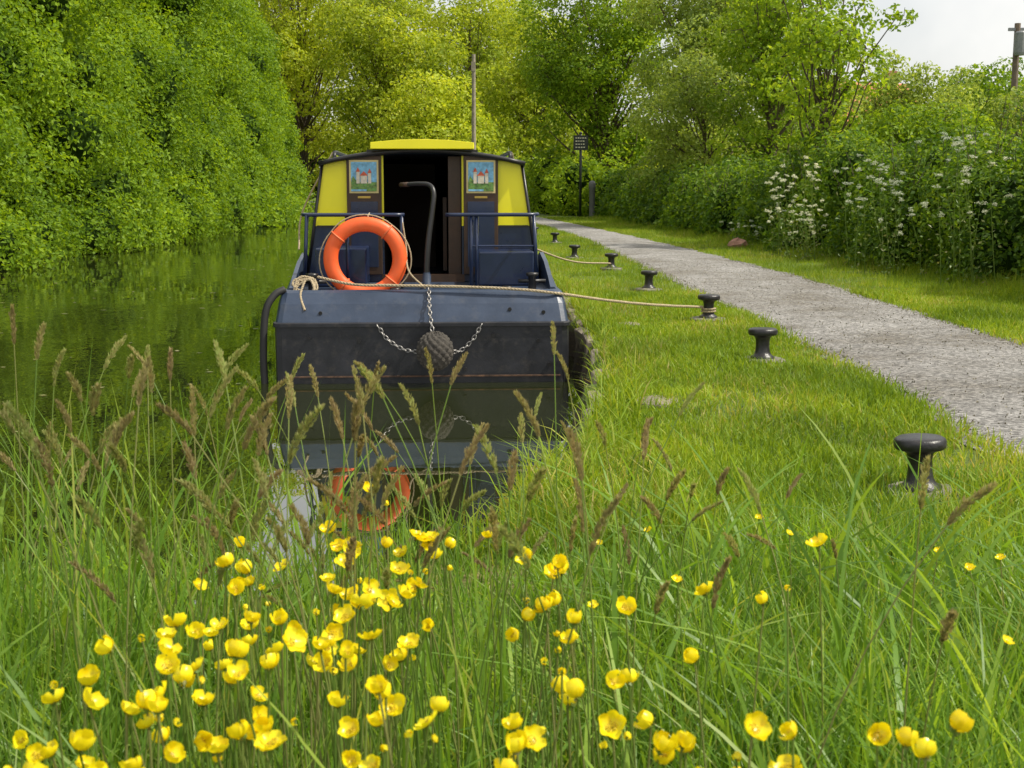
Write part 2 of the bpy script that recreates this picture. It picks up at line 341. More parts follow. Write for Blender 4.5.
for q in range(165):
    u = rng.random(); Y = rng.uniform(1.4, 2.8)
    if u < .5: a = rng.uniform(-.40, -.12); Y = rng.uniform(1.5, 2.6)
    elif u < .88: a = rng.uniform(-.16, .10)
    else: a = rng.uniform(.12, .32)
    X = a*Y
    if X < xr(Y): Y = 2.2 if a < -.2 else Y*.8; X = a*Y
    slope = rng.uniform(.12, .29) if a < .1 else rng.uniform(.2, .3)
    if a < -.3: slope = rng.uniform(.10, .24)
    seedstem(X, Y, min(1.36-slope*Y-.3, .92)-.04, rng.uniform(.02, .22), rng.uniform(0, 2*pi), rng.uniform(.05, .085))
mb.build('seeding_grass', [M_stem, M_seed])

# buttercups
mb = MB()
def flower(c, up, s, openness):
    up = unit(np.asarray(up, float)); e1 = unit(np.cross(up, [.3, .9, .1])); e2 = np.cross(up, e1); a0 = rng.random()*2*pi
    for k5 in range(5):
        a = a0+k5*2*pi/5+rng.normal()*.12; d = math.cos(a)*e1+math.sin(a)*e2; t = -math.sin(a)*e1+math.cos(a)*e2
        V = []; nu, nv = 5, 6; sc = s*rng.uniform(.86, 1.1); op = openness*rng.uniform(.75, 1.25)
        for vi in range(nv):
            v = vi/(nv-1); wv = sc*.66*math.sin(pi*min(1, .10+.66*v))**.8
            for ui in range(nu):
                u = ui/(nu-1)*2-1
                rr_ = sc*(.06+1.0*v*(1-.24*u*u*v)); th = op*v**1.1
                V.append(c+d*rr_*math.cos(th*.75)+t*wv*u*(.72-.1*op*v)+up*(rr_*math.sin(th*.75)*1.05+sc*.24*u*u*v+rng.normal()*sc*.018))
        Q = [[a_*nu+b_, a_*nu+b_+1, (a_+1)*nu+b_+1, (a_+1)*nu+b_] for a_ in range(nv-1) for b_ in range(nu-1)]
        mb.add(np.array(V)+up*s*.03*(k5 % 2), Q, mi=0, rnd=rng.random())
    m = 44; a = rng.random(m)*2*pi; r_ = rng.random(m)**.5*s*.32
    P = c+np.cos(a)[:, None]*e1*r_[:, None]+np.sin(a)[:, None]*e2*r_[:, None]+up*(s*.30-r_*.3)[:, None]
    leaves(mb, P, s*.20, .35, np.tile(up, (m, 1)), .2, 1)
    for k5 in range(5):
        a = a0+.3+k5*2*pi/5; d = math.cos(a)*e1+math.sin(a)*e2; leaves(mb, (c+d*s*.2-up*s*.08)[None], s*.5, .5, None, mi=2)
def fstem(x, y, c):
    z = float(gz(x, y)); p0 = np.array([x, y, z]); c = np.asarray(c, float)
    mid = (p0+c)/2+rng.normal(size=3)*.02
    tube(mb, catmull([p0, mid, c], 5), .0011, 4, 2, rng.random())
cl = [(-.33, 1.5, 12, .045), (-.37, 1.25, 11, .055), (-.28, 1.35, 15, .055), (-.16, 1.60, 20, .055), (-.17, 1.4, 12, .05), (-.13, 1.13, 8, .05), (-.28, 1.10, 9, .05), (-.21, 1.22, 8, .06),
      (.035, 1.52, 11, .045), (.08, 1.25, 8, .035), (.15, 1.10, 8, .03), (-.41, 1.12, 11, .05), (.15, 1.5, 1, .01), (.23, 1.08, 3, .02), (.37, 1.08, 4, .03), (.32, 1.6, 2, .08), (0, 1.08, 6, .06), (.0, 1.9, 3, .10), (-.26, 1.85, 6, .12), (-.36, 1.03, 6, .05), (.22, 1.35, 3, .06)]
for cx, cy, nn_, sp_ in cl:
    for q in range(nn_):
        x = cx+rng.normal()*sp_*.8; y = cy+rng.normal()*(.10 if cy > 1.2 else .05); z = rng.normal()*.026+.866-(.03 if cy > 1.8 else 0)
        c = np.array([x, y, z]); up = np.array([rng.normal()*.6, -.12+rng.normal()*.55, 1.])
        flower(c, up, rng.uniform(.0120, .0170), rng.choice([rng.uniform(.4, .9), rng.uniform(.9, 1.5)]))
        fstem(x+rng.normal()*.05, y+rng.normal()*.05, c)
        if rng.random() < .35:
            cb = c+np.array([rng.normal()*.03, rng.normal()*.03, -rng.random()*.05])
            m = 10; dd = unit(rng.normal(size=(m, 3))); leaves(mb, cb+dd*.003, .007, .8, dd, 3, 0); fstem(x, y, cb)
for q in range(10):
    y = rng.uniform(1.8, 3.0); x = rng.uniform(-.02, .36)*y+.1
    c = np.array([x, y, float(gz(x, y))+np.interp(y, [2., 4.2], [.40, .16])]); flower(c, [rng.normal()*.3, -.3, 1], .011, .6); fstem(x, y, c)
mb.build('buttercup_flowers', [M_petal, M_stamen, M_stem], True)

# ------------------------------------------------------------------ foliage masses
def blobs(mb, C, R, dens, Ls, mi=0, core=None, keep=None, W=.6, cull=.62, zmin=.02):
    C = np.asarray(C, float); R = np.asarray(R, float); R = R if R.ndim == 2 else np.repeat(R[:, None], 3, 1)
    Ls = np.broadcast_to(np.asarray(Ls, float), (len(C),)); PP = []; NN = []; LL = []
    for c, r, l in zip(C, R, Ls):
        area = 4*pi*((r[0]*r[1]*r[2])**(2/3)); n = int(dens*area/(l*l*W*.5))
        d = unit(rng.normal(size=(n, 3))); ph = rng.random(6)*6
        lump = 1+.13*np.sin(d[:, 0]*5+ph[0])*np.sin(d[:, 1]*5+ph[1])+.10*np.sin(d[:, 2]*9+ph[2])*np.sin(d[:, 0]*8+ph[3])
        rad = lump*(.74+.34*rng.random(n)**.8); P = c+d*r*rad[:, None]
        ok = P[:, 2] > zmin
        if keep is not None: ok &= keep(P, d)
        near = np.nonzero((np.abs(C-c) < (R+r*1.2)).all(1))[0]
        P = P[ok]; d = d[ok]; ok = np.ones(len(P), bool)
        for q in near: ok &= ((((P-C[q])/R[q])**2).sum(1) > cull**2)
        PP.append(P[ok]); NN.append(d[ok]); LL.append(np.full(int(ok.sum()), l))
    P = np.concatenate(PP); D = np.concatenate(NN); LL = np.concatenate(LL)
    leaves(mb, P, LL*rng.uniform(.6, 1.25, len(P)), W, D+np.array([0, 0, .45]), .9, mi)
    if core is not None:  # added lumps behind the leaves, block see-through and stand in for inner shade
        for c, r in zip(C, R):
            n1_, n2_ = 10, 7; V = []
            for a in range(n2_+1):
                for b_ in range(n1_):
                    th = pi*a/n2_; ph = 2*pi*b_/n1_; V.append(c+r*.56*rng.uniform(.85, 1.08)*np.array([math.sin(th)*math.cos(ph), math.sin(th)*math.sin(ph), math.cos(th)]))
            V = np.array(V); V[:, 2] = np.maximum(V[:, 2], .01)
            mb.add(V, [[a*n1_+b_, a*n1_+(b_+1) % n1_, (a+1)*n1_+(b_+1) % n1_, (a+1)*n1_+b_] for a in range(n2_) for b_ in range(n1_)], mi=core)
# left bank bushes
C = []; R = []; Lf = []
for Y in np.arange(7, 92, 1.6):
    for zz in np.arange(.5, 10.8, 1.72):
        r = rng.uniform(1.0, 1.7); yy = Y+rng.normal()*.5
        C.append((xl(yy)-.35-.20*zz+rng.normal()*.4+.35*math.sin(Y*.9), yy, zz+rng.normal()*.4)); R.append((r, r*1.05, r*.85)); Lf.append(.115+.09*max(0, (Y-25)/50))
    r = rng.uniform(.7, 1.0); C.append((xl(Y)+.15+rng.normal()*.2, Y+rng.normal()*.4, .35+rng.random()*.2)); R.append((r, r*1.1, r*.8)); Lf.append(.10+.08*max(0, (Y-25)/50))
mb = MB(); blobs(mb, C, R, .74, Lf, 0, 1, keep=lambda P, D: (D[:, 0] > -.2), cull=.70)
C = []; R = []
for Y in np.arange(8, 96, 3.2):
    for zz in np.arange(2.0, 11.5+max(0, Y-35)*.17, 2.8): C.append((xl(Y)-4.0+rng.normal()*.5, Y+rng.normal()*.6, zz+rng.normal()*.5)); R.append(rng.uniform(2.0, 2.7))
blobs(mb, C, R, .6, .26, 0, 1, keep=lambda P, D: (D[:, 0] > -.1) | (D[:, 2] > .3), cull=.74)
for Y in np.arange(8, 85, 2.6):
    b0 = np.array([xl(Y)-3.2, Y, .2]); tube(mb, [b0, b0+[rng.normal()*.4, rng.normal()*.4, 2.5], b0+[-.6, rng.normal(), 6], b0+[-1., rng.normal(), 9]], [.14, .11, .08, .03], 6, 2)
mb.build('canalside_bushes', [M_bush, M_shade_core, M_bark])

# hedge right
C = []; R = []; Lf = []
for Y in np.arange(7.5, 56, .95):
    hgt = np.interp(Y, [6, 13, 17, 25, 40, 56], [2.6, 2.5, 1.8, 1.75, 1.6, 1.7])+.18*math.sin(Y*1.9)+.12*math.sin(Y*4.3)
    for lay in range(3):
        for rw in range(2):
            if rw and lay == 0: continue
            r = rng.uniform(.55, .85); zc = .35+(hgt-.35-r*.75)*lay/2
            C.append((hx(Y)+r+.05+rw*.9+rng.normal()*.18+.12*lay, Y+rng.normal()*.3, max(.35, zc+rng.normal()*.10))); R.append(r); Lf.append(np.interp(Y, [6, 15, 30, 56], [.062, .072, .12, .18]))
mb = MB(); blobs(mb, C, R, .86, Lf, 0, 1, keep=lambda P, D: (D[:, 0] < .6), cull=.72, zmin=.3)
for q in range(330):
    Y = rng.uniform(9, 45); X = hx(Y)+rng.uniform(.1, 1.6); zt = np.interp(Y, [6, 13, 17, 25, 40, 56], [2.4, 2.35, 1.7, 1.65, 1.5, 1.6])
    p0 = np.array([X, Y, zt-.3]); p1 = p0+[rng.normal()*.15, rng.normal()*.15, rng.uniform(.35, .75)]
    tube(mb, [p0, (p0+p1)/2+rng.normal(size=3)*.02, p1], [.006, .004, .002], 3, 2); m = 16; t = rng.random(m)[:, None]
    leaves(mb, p0+(p1-p0)*t+rng.normal(size=(m, 3))*.04, .065, .6, None)
mb.build('hedge', [M_hedge, M_shade_core, M_bark])

# cow parsley
mb = MB()
def umbel(c, r):
    for q in range(9):
        a = rng.random()*2*pi; rr_ = r*math.sqrt(rng.random()); pc = c+np.array([rr_*math.cos(a), rr_*math.sin(a), -rr_*rr_*2.5+rng.normal()*.010])
        tube(mb, [c-[0, 0, r*.8], pc], .0012, 3, 1); m = 11
        leaves(mb, pc+rng.normal(size=(m, 3))*[.009, .009, .005], .011, .9, np.tile([0, 0, 1.], (m, 1)), .6, 0)
for gx_, gy_, n_, sx_, sy_, z0, z1 in [(4.3, 20, 16, .3, .6, .9, 1.75), (4.7, 16.5, 9, .3, .6, .9, 1.7), (5.1, 14.6, 8, .25, .5, 1.2, 2.05), (4.3, 24, 4, .2, 2, .7, 1.2), (5.3, 12.5, 3, .25, 1., .7, 1.4)]:
    for q in range(n_):
        x = gx_+rng.normal()*sx_*.6; y = gy_+rng.normal()*sy_; x = min(x, hx(y)+.25); zt = rng.uniform(z0, z1); b_ = np.array([x+rng.normal()*.08, y, .3]); c = np.array([x-.12, y-.1, zt])
        tube(mb, [b_, (b_+c)/2+rng.normal(size=3)*.03, c-[0, 0, .05]], [.006, .005, .003], 4, 1); umbel(c, rng.uniform(.025, .06))
        for w_ in range(3): umbel(c+rng.normal(size=3)*[.13, .13, .12]-[0, 0, .08], rng.uniform(.02, .045))
        m = 26; leaves(mb, b_+(c-b_)*rng.random((m, 1))*.8+rng.normal(size=(m, 3))*.09, .06, .45, None, mi=1)
mb.build('cow_parsley', [M_white, M_stem])

# trees
def tree(name, base, H, cz, cr, ncl, clr, dens, l, mat, tr=.16, lean=(0, 0), wild=.0, W=.6, minz=0):
    mb = MB(); base = np.array([base[0], base[1], float(gz(base[0], base[1]))-.05]); top = base+np.array([lean[0], lean[1], H*.78])
    tp = catmull([base, base+(top-base)*.35+rng.normal(size=3)*[.15, .15, 0], base+(top-base)*.7+rng.normal(size=3)*[.2, .2, 0], top], 5)
    tube(mb, tp, np.linspace(tr, tr*.12, len(tp))*np.where(np.arange(len(tp)) == 0, 1.3, 1), 8, 1)
    cc = base+np.array([lean[0]*.7, lean[1]*.7, cz]); C = []; R = []
    for q in range(ncl):
        d = unit(rng.normal(size=3)); rad = rng.random()**.42*(1+wild*rng.normal()*.4)
        c = cc+d*np.array(cr)*rad
        if c[2] < base[2]+minz: c[2] = base[2]+minz+rng.random()*.5
        C.append(c); r = clr*rng.uniform(.6, 1.3); R.append((r*1.15, r*1.15, r*.72))
        ti = int(np.clip((c[2]-base[2])/H*.7*len(tp), 1, len(tp)-2)); s0 = tp[ti]
        mid = (s0+c)/2+np.array([0, 0, -.08*np.linalg.norm(c-s0)])+rng.normal(size=3)*.1
        rb = tr*.42*(1-ti/len(tp))+.012; bp = catmull([s0, mid, c], 4); tube(mb, bp, np.linspace(rb, .008, len(bp)), 5, 1)
        for w_ in range(3):
            e = c+unit(rng.normal(size=3))*r*.9; tube(mb, [c, (c+e)/2+rng.normal(size=3)*.04, e], [.014, .009, .004], 3, 1)
    blobs(mb, C, R, dens, l, 0, None, cull=.35, W=W)
    return mb.build(name, [mat, M_bark])
tree('oak_tree', (4.0, 58), 12.5, 6.6, (3.3, 3.2, 5.6), 80, 1.0, .42, .18, M_mid, .24, minz=.8)
tree('willow_tree', (7.0, 47), 11.5, 6.4, (2.6, 3, 5.2), 66, .85, .40, .15, M_wil, .22, minz=.8)
tree('willow_tree', (5.6, 40), 5.4, 2.9, (1.6, 1.7, 2.2), 36, .6, .45, .13, M_wil, .1, minz=.6)
tree('ash_tree', (7.4, 37), 8.8, 5.0, (1.7, 2.2, 3.8), 46, .65, .40, .14, M_mid, .15, minz=.8)
tree('ash_tree', (9.9, 45), 5.0, 2.9, (1.7, 2.2, 1.9), 30, .75, .42, .15, M_wil, .13, minz=.6)
tree('young_maple_tree', (5.2, 24), 5.2, 3.1, (1.1, 1.4, 2.1), 42, .32, .40, .11, M_mid, .07, lean=(.75, 0), wild=.8, minz=1.2)
tree('hawthorn_tree', (15.6, 52), 6.6, 4.1, (2.5, 2.4, 2.5), 46, .8, .42, .17, M_wil, .15, minz=.5)
tree('hawthorn_tree', (12.6, 40), 4.0, 2.2, (1.9, 2, 1.4), 30, .7, .42, .15, M_mid, .12, minz=.5)
tree('hawthorn_tree', (16.5, 41), 4.4, 2.5, (2.6, 2, 1.7), 34, .7, .42, .15, M_wil, .12, minz=.5)
tree('oak_tree', (28, 78), 9.4, 5.5, (3.4, 3, 3.5), 46, 1.1, .45, .25, M_bush, .25, minz=.5)
for X, Y, H, r in [(-15.5, 98, 23, 5.2), (-8.5, 92, 17, 4.0), (-3, 98, 18, 4.4), (2, 90, 14, 3.6), (-20, 110, 26, 6), (-11, 118, 25, 6), (-2, 120, 20, 5), (-5, 84, 8, 2.8)]:
    tree('beech_tree', (X, Y), H, H*.52, (r, r, H*.46), 60 if H < 20 else 95, 1.45, .36, .30, M_far, .28, minz=.3)
C = []; R = []
for X in np.arange(-75, 95, 3.6):
    for q in range(4):
        r = rng.uniform(2, 3.2); Y = 140+abs(X)*.15+rng.normal()*4; C.append((X+rng.normal()*1.2, Y, float(gz(X, Y))+rng.uniform(.5, 6.8))); R.append((r, r, r*.8))
mb = MB(); blobs(mb, C, R, .7, .5, 0, 1, keep=lambda P, D: D[:, 1] < .3, zmin=-1); mb.build('distant_trees', [M_far, M_shade_core])
C = []; R = []
for Y in np.arange(52, 84, 2.4):
    for q in range(2):
        r = rng.uniform(.8, 1.4); C.append((pr(Y)+2.4+rng.normal()*.5, Y, .6+rng.random()*1.4)); R.append(r)
mb = MB(); blobs(mb, C, R, .8, .2, 0, 1); mb.build('shrubs', [M_mid, M_shade_core])

# floating leaves/debris on the water
mb = MB(); n = 420; y = rng.uniform(4.5, 38, n); x = rng.uniform(-9, -1.9, n); P = np.stack([x, y, np.full(n, .004)], 1)
s = rng.uniform(.012, .045, n); a = rng.random(n)*6.28
V = np.stack([P+np.stack([np.cos(a+k_)*s*q_, np.sin(a+k_)*s*q_, 0*s], 1) for k_, q_ in ((0, 1), (1.6, .5), (3.1, .9), (4.7, .55))], 1)
mb.add(V, np.arange(4*n).reshape(n, 4), rnd=np.repeat(rng.random(n), 4)); mb.build('floating_leaves', [leafmat('floating_leaf', [(.25, .25, .1), (.3, .28, .16), (.12, .14, .04)], .1)])

# ------------------------------------------------------------------ stone edging
M_stone = paint('coping_stone', (.22, .185, .14), .9, .3, dirt=(.06, .075, .025), dirtamt=.9, scale=5, bump=.8, bscale=18)
mb = MB(); y = 6.0
while y < 30:
    ln = rng.uniform(.35, .8); x0 = float(xr(y+ln/2)); w_ = rng.uniform(.2, .34); zt = .30+rng.uniform(-.05, .01)
    V = []
    for z_ in (-.4, .05, zt-.02, zt):
        ins = .02 if z_ == zt else 0
        V += [(x0-.03+ins+rng.normal()*.012, y+ins, z_), (x0+w_-ins, y+ins+rng.normal()*.02, z_), (x0+w_-ins, y+ln-.02-ins, z_), (x0-.03+ins+rng.normal()*.012, y+ln-.02-ins, z_)]
    Q = [[k_*4+i_, k_*4+(i_+1) % 4, (k_+1)*4+(i_+1) % 4, (k_+1)*4+i_] for k_ in range(3) for i_ in range(4)]+[[12, 13, 14, 15]]
    mb.add(V, Q); y += ln+rng.choice([0.01, .03, .3], p=[.6, .25, .15])
for sx_, sy_, a in [(.72, 6.4, .13), (.66, 7.3, .10), (.85, 8.6, .13), (.74, 9.3, .15), (.80, 7.9, .1), (.95, 10.4, .1)]:
    pts = [(sx_+a*rng.uniform(.7, 1.2)*math.cos(t), sy_+1.2*a*rng.uniform(.7, 1.2)*math.sin(t)) for t in np.arange(0, 6.2, .8)]
    n = len(pts); z_ = float(gz(sx_, sy_)); V = [(x_, y_, z_-.05) for x_, y_ in pts]+[(x_, y_, z_+.012) for x_, y_ in pts]+[(sx_, sy_, z_+.022)]
    mb.add(V, [[i_, (i_+1) % n, n+(i_+1) % n, n+i_] for i_ in range(n)], [[n+i_, n+(i_+1) % n, 2*n] for i_ in range(n)])
o_ = mb.build('stone_edging', [M_stone]); bevel(o_, .012)
mb = MB(); d = []
lathe(mb, [(.02, -.03), (.16, 0), (.19, .06), (.15, .13), (.07, .17), (0, .18)], 9); V = mb.v[0]; V += rng.normal(size=V.shape)*.012
mb.build('rock', [paint('red_rock', (.38, .20, .14), .9, .3, bump=.6)], False, loc=(4.15, 24, .3))

# ------------------------------------------------------------------ bollards
M_iron = paint('cast_iron', (.018, .017, .019), .36, .5, dirt=(.10, .075, .055), dirtamt=.28, scale=14, bump=.3, bscale=60)
M_pad = paint('bollard_pad', (.20, .185, .15), .9, .3, dirt=(.06, .07, .03), dirtamt=.6, scale=12, bump=.5)
for i_, (x, y) in enumerate(BP):
    e = empty('mooring_bollard', (x, y, float(gz(x, y))+.012), 0)
    e.rotation_euler = (rng.normal()*.02, rng.normal()*.02, rng.random()*3)
    mb = MB(); lathe(mb, [(.075, .0), (.075, .022), (.056, .032), (.046, .05), (.042, .08), (.042, .115), (.046, .138), (.058, .150), (.082, .155), (.088, .160), (.090, .168), (.090, .182), (.086, .191), (.076, .197), (.04, .200), (.0, .200)], 32)
    mb.build('iron_post', [M_iron], True, e)
    mb = MB(); lathe(mb, [(.155, -.06), (.15, .0), (.135, .01), (0, .012)], 14); mb.v[0] += rng.normal(size=mb.v[0].shape)*.003
    mb.build('base_pad', [M_pad], False, e)

# ------------------------------------------------------------------ narrowboat
boat = empty('narrowboat', (-.632, 9.16, 0), math.radians(3.4))
M_hull = paint('hull_black', (.015, .016, .021), .42, .35, dirt=(.10, .085, .07), dirtamt=.35, scale=5, bump=.25, bscale=14)
M_slate = paint('slate_blue_paint', (.030, .046, .082), .34, .2, dirt=(.12, .12, .13), dirtamt=.28, scale=5, bump=.1)
M_navy = paint('navy_paint', (.008, .018, .058), .3, .2, dirt=(.05, .06, .08), dirtamt=.2, scale=5, coat=.3)
M_yel = paint('yellow_paint', (.90, .82, .012), .35, .05, scale=3, coat=.2)
M_blk = paint('black_trim', (.015, .014, .015), .35, .3)
M_brn = paint('dark_wood', (.05, .025, .012), .45, .4, scale=9)
M_crm = paint('cream_paint', (.62, .5, .22), .5, .1)
M_org = paint('lifebuoy_orange', (.86, .12, .022), .5, .08, scale=8, dirt=(.6, .2, .08), dirtamt=.3)
M_rope = paint('rope', (.42, .34, .22), .9, .3, scale=60, bump=.6, bscale=150)
M_droppe = paint('tarred_rope', (.06, .053, .045), .95, .5, scale=25, bump=1, bscale=90)
M_steel = paint('chain_steel', (.30, .29, .28), .4, .3, metal=.9, scale=30)
M_rub = paint('rubber', (.015, .015, .015), .6, .3)
M_brass = paint('brass', (.55, .38, .10), .35, .2, metal=.9)
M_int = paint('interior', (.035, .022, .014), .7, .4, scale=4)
def plan(off=0., ys=0.):
    r = [(-.99, .0+ys), (-1.03, .02+ys), (-1.045, .07+ys)]+[(-1.045, v) for v in (3., 9., 11)]+[(-.97, 12), (-.72, 13.2), (-.3, 14.2), (0, 14.5)]
    r = [(x*(1-off), y) for x, y in r]
    return r+[(-x, y) for x, y in r[::-1][1:]]
def skin(mb, rings, mi=0, cap=True):
    n = len(rings[0][0]); V = []
    for pl_, z in rings: V += [(x, y, z if not callable(z) else z(y)) for x, y in pl_]
    Q = [[k_*n+i_, k_*n+(i_+1) % n, (k_+1)*n+(i_+1) % n, (k_+1)*n+i_] for k_ in range(len(rings)-1) for i_ in range(n)]
    mb.add(V, Q, mi=mi)
    if cap:
        k0 = (len(rings)-1)*n; h_ = n//2
        Qc = [[k0+i_, k0+n-1-i_, k0+n-2-i_, k0+i_+1] for i_ in range(h_)]
        mb.add(V[k0:], [[a-k0 for a in q] for q in Qc if len(set(q)) == 4], mi=mi)
mb = MB(); skin(mb, [(plan(.03, .06), -.45), (plan(.0, .0), -.02), (plan(), .405)], 0); ob = mb.build('hull', [M_hull], False, boat)
mb = MB(); skin(mb, [(plan(-.012, -.014), .405), (plan(-.012, -.014), .432), (plan(), .436)], 0); ob = mb.build('rubbing_strake', [M_hull], False, boat); bevel(ob, .006)
mb = MB(); skin(mb, [(plan(.004, .004), .436), (plan(.02, .07), .56), (plan(.035, .13), .635), (plan(.06, .17), .655), (plan(.09, .22), .640)], 0); ob = mb.build('counter_deck', [M_slate], False, boat); bevel(ob, .01, 3)
for sgn in (-1, 1):
    mb = MB(); ysb = [.22, .45, .8, 1.2, 1.6, 9.]; zt = [.665, .735, .82, .87, .80, .80]; V = []
    for y_, z_ in zip(ysb, zt): V += [(sgn*.985, y_, .63), (sgn*.955, y_, z_), (sgn*.925, y_, z_), (sgn*.925, y_, .63)]
    mb.add(V, [[k_*4+i_, k_*4+i_+1, k_*4+i_+5, k_*4+i_+4] for k_ in range(5) for i_ in range(3)]+[[0, 1, 2, 3]]); mb.build('bulwark', [M_slate], False, boat)
mb = MB()
for x_, z_ in [(-.80, .33), (-.72, .50), (-.45, .30), (.5, .34), (.82, .30), (.86, .5), (-.9, .16), (.9, .13), (.62, .52), (-.25, .14), (.3, .1)]:
    yy = -.012 if z_ < .4 else (z_-.436)*.56-.01; tube(mb, [(x_, yy-.002, z_), (x_, yy+.03, z_)], .013, 10, 0, cap=True)
mb.build('bolts', [M_blk], False, boat)
mb = MB(); box(mb, (-.98, -.013, .045), (.98, .01, .055)); mb.build('weld_seam', [paint('rusty', (.09, .05, .03), .8, .8, scale=20)], False, boat)
cyA, cyB = 1.14, 11.0
def sx_at(z): return .915+(.775-.915)*(z-.64)/(1.57-.64)
roof = [(x, 1.575+.10*(1-(x/.80)**2)) for x in np.linspace(-.80, .80, 13)]
mb = MB()
for sgn in (-1, 1):
    for (za, zb, mi) in ((.64, 1.08, 1), (1.08, 1.575, 0)):
        mb.add([(sgn*sx_at(za), cyA, za), (sgn*sx_at(za), cyB, za), (sgn*sx_at(zb), cyB, zb), (sgn*sx_at(zb), cyA, zb)], [[0, 1, 2, 3]], mi=mi)
mb.add([(-.9, cyB, .64), (.9, cyB, .64), (.78, cyB, 1.6), (-.78, cyB, 1.6)], [[0, 1, 2, 3]], mi=1)
mb.build('cabin_sides', [M_yel, M_navy], False, boat)
mb = MB(); V = []; n = len(roof)
top = [(x, z) for x, z in roof]; bot = [(x, z-.03) for x, z in roof]
for y_ in (cyA-.05, cyB+.05): V += [(x, y_, z) for x, z in top]+[(x, y_, z) for x, z in bot]
Q = []
for i_ in range(n-1): Q += [[i_, i_+1, 2*n+i_+1, 2*n+i_], [n+i_, 3*n+i_, 3*n+i_+1, n+i_+1], [i_, n+i_, n+i_+1, i_+1], [2*n+i_, 2*n+i_+1, 3*n+i_+1, 3*n+i_]]
Q += [[0, 2*n, 3*n, n], [n-1, 2*n-1, 4*n-1, 3*n-1]]
mb.add(V, Q); mb.build('roof', [M_slate], False, boat)
mb = MB(); tube(mb, [(x, cyA-.055, z-.012) for x, z in roof], .018, 8, 0, cap=True)
for sgn in (-1, 1):
    tube(mb, [(sgn*(sx_at(z)+.002), cyA-.012, z) for z in (.65, 1.1, 1.56)], .012, 8, 0, cap=True)
    hr = [(sgn*.70, 1.35, 1.60)]+[(sgn*.70, 1.40, 1.655)]+[(sgn*.70, y_, 1.66) for y_ in np.arange(1.6, 10.4, 1)]+[(sgn*.70, 10.5, 1.6)]
    tube(mb, hr, .016, 8, 0, cap=True)
mb.build('roof_trim_and_handrails', [M_blk], True, boat)
dw = .305
for sgn, nm in ((-1, 'port'), (1, 'starboard')):
    mb = MB(); P = [(sgn*(sx_at(.64)-.004), .645), (sgn*dw, .645), (sgn*dw, 1.078), (sgn*(sx_at(1.08)-.004), 1.078)]
    prism_xz(mb, P if sgn < 0 else P[::-1], cyA, cyA+.03, 1)
    P = [(sgn*(sx_at(1.08)-.004), 1.08), (sgn*dw, 1.08), (sgn*dw, 1.625), (sgn*.55, 1.595), (sgn*.765, 1.56)]
    prism_xz(mb, P if sgn < 0 else P[::-1], cyA, cyA+.03, 0)
    mb.build('bulkhead_'+nm, [M_yel, M_navy], False, boat)
    mb = MB(); xa = sgn*(dw+.29); xb = sgn*(sx_at(1.08)-.02)
    box(mb, (min(xa, xb), cyA-.008, 1.07), (max(xa, xb), cyA-.002, 1.085)); mb.build('coach_line', [M_blk], False, boat)
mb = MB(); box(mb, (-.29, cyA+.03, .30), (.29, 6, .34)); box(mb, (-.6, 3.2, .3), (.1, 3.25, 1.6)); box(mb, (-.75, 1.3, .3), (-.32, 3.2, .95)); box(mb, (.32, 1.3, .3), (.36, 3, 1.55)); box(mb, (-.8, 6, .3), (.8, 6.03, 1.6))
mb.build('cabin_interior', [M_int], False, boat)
mb = MB(); box(mb, (.20, 1.2, .66), (.30, 1.23, 1.62)); box(mb, (.16, 1.6, .7), (.19, 1.9, 1.3)); mb.build('inner_door_post', [M_brn], False, boat)
mb = MB(); box(mb, (-dw-.02, cyA-.02, .64), (dw+.02, cyA+.04, .70)); mb.build('door_sill', [M_brn], False, boat)
mb = MB(); prism_xz(mb, [(-.40, 1.672), (.40, 1.672), (.40, 1.722), (.2, 1.742), (0, 1.748), (-.2, 1.742), (-.40, 1.722)], cyA-.12, 2.1); ob = mb.build('sliding_hatch', [M_yel], False, boat); bevel(ob, .006)
mb = MB(); box(mb, (-.43, cyA-.06, 1.645), (.43, 2.2, 1.668)); mb.build('hatch_runner', [M_blk], False, boat)
M_sky = paint('painting_sky', (.18, .42, .62), .4, .4, scale=30); M_grn = paint('painting_green', (.10, .22, .05), .4, .7, scale=40, dirt=(.4, .3, .05), dirtamt=.8)
M_wht = paint('painting_white', (.62, .56, .45), .4, .2, scale=40); M_red = paint('painting_red', (.55, .10, .04), .4, .3, scale=40)
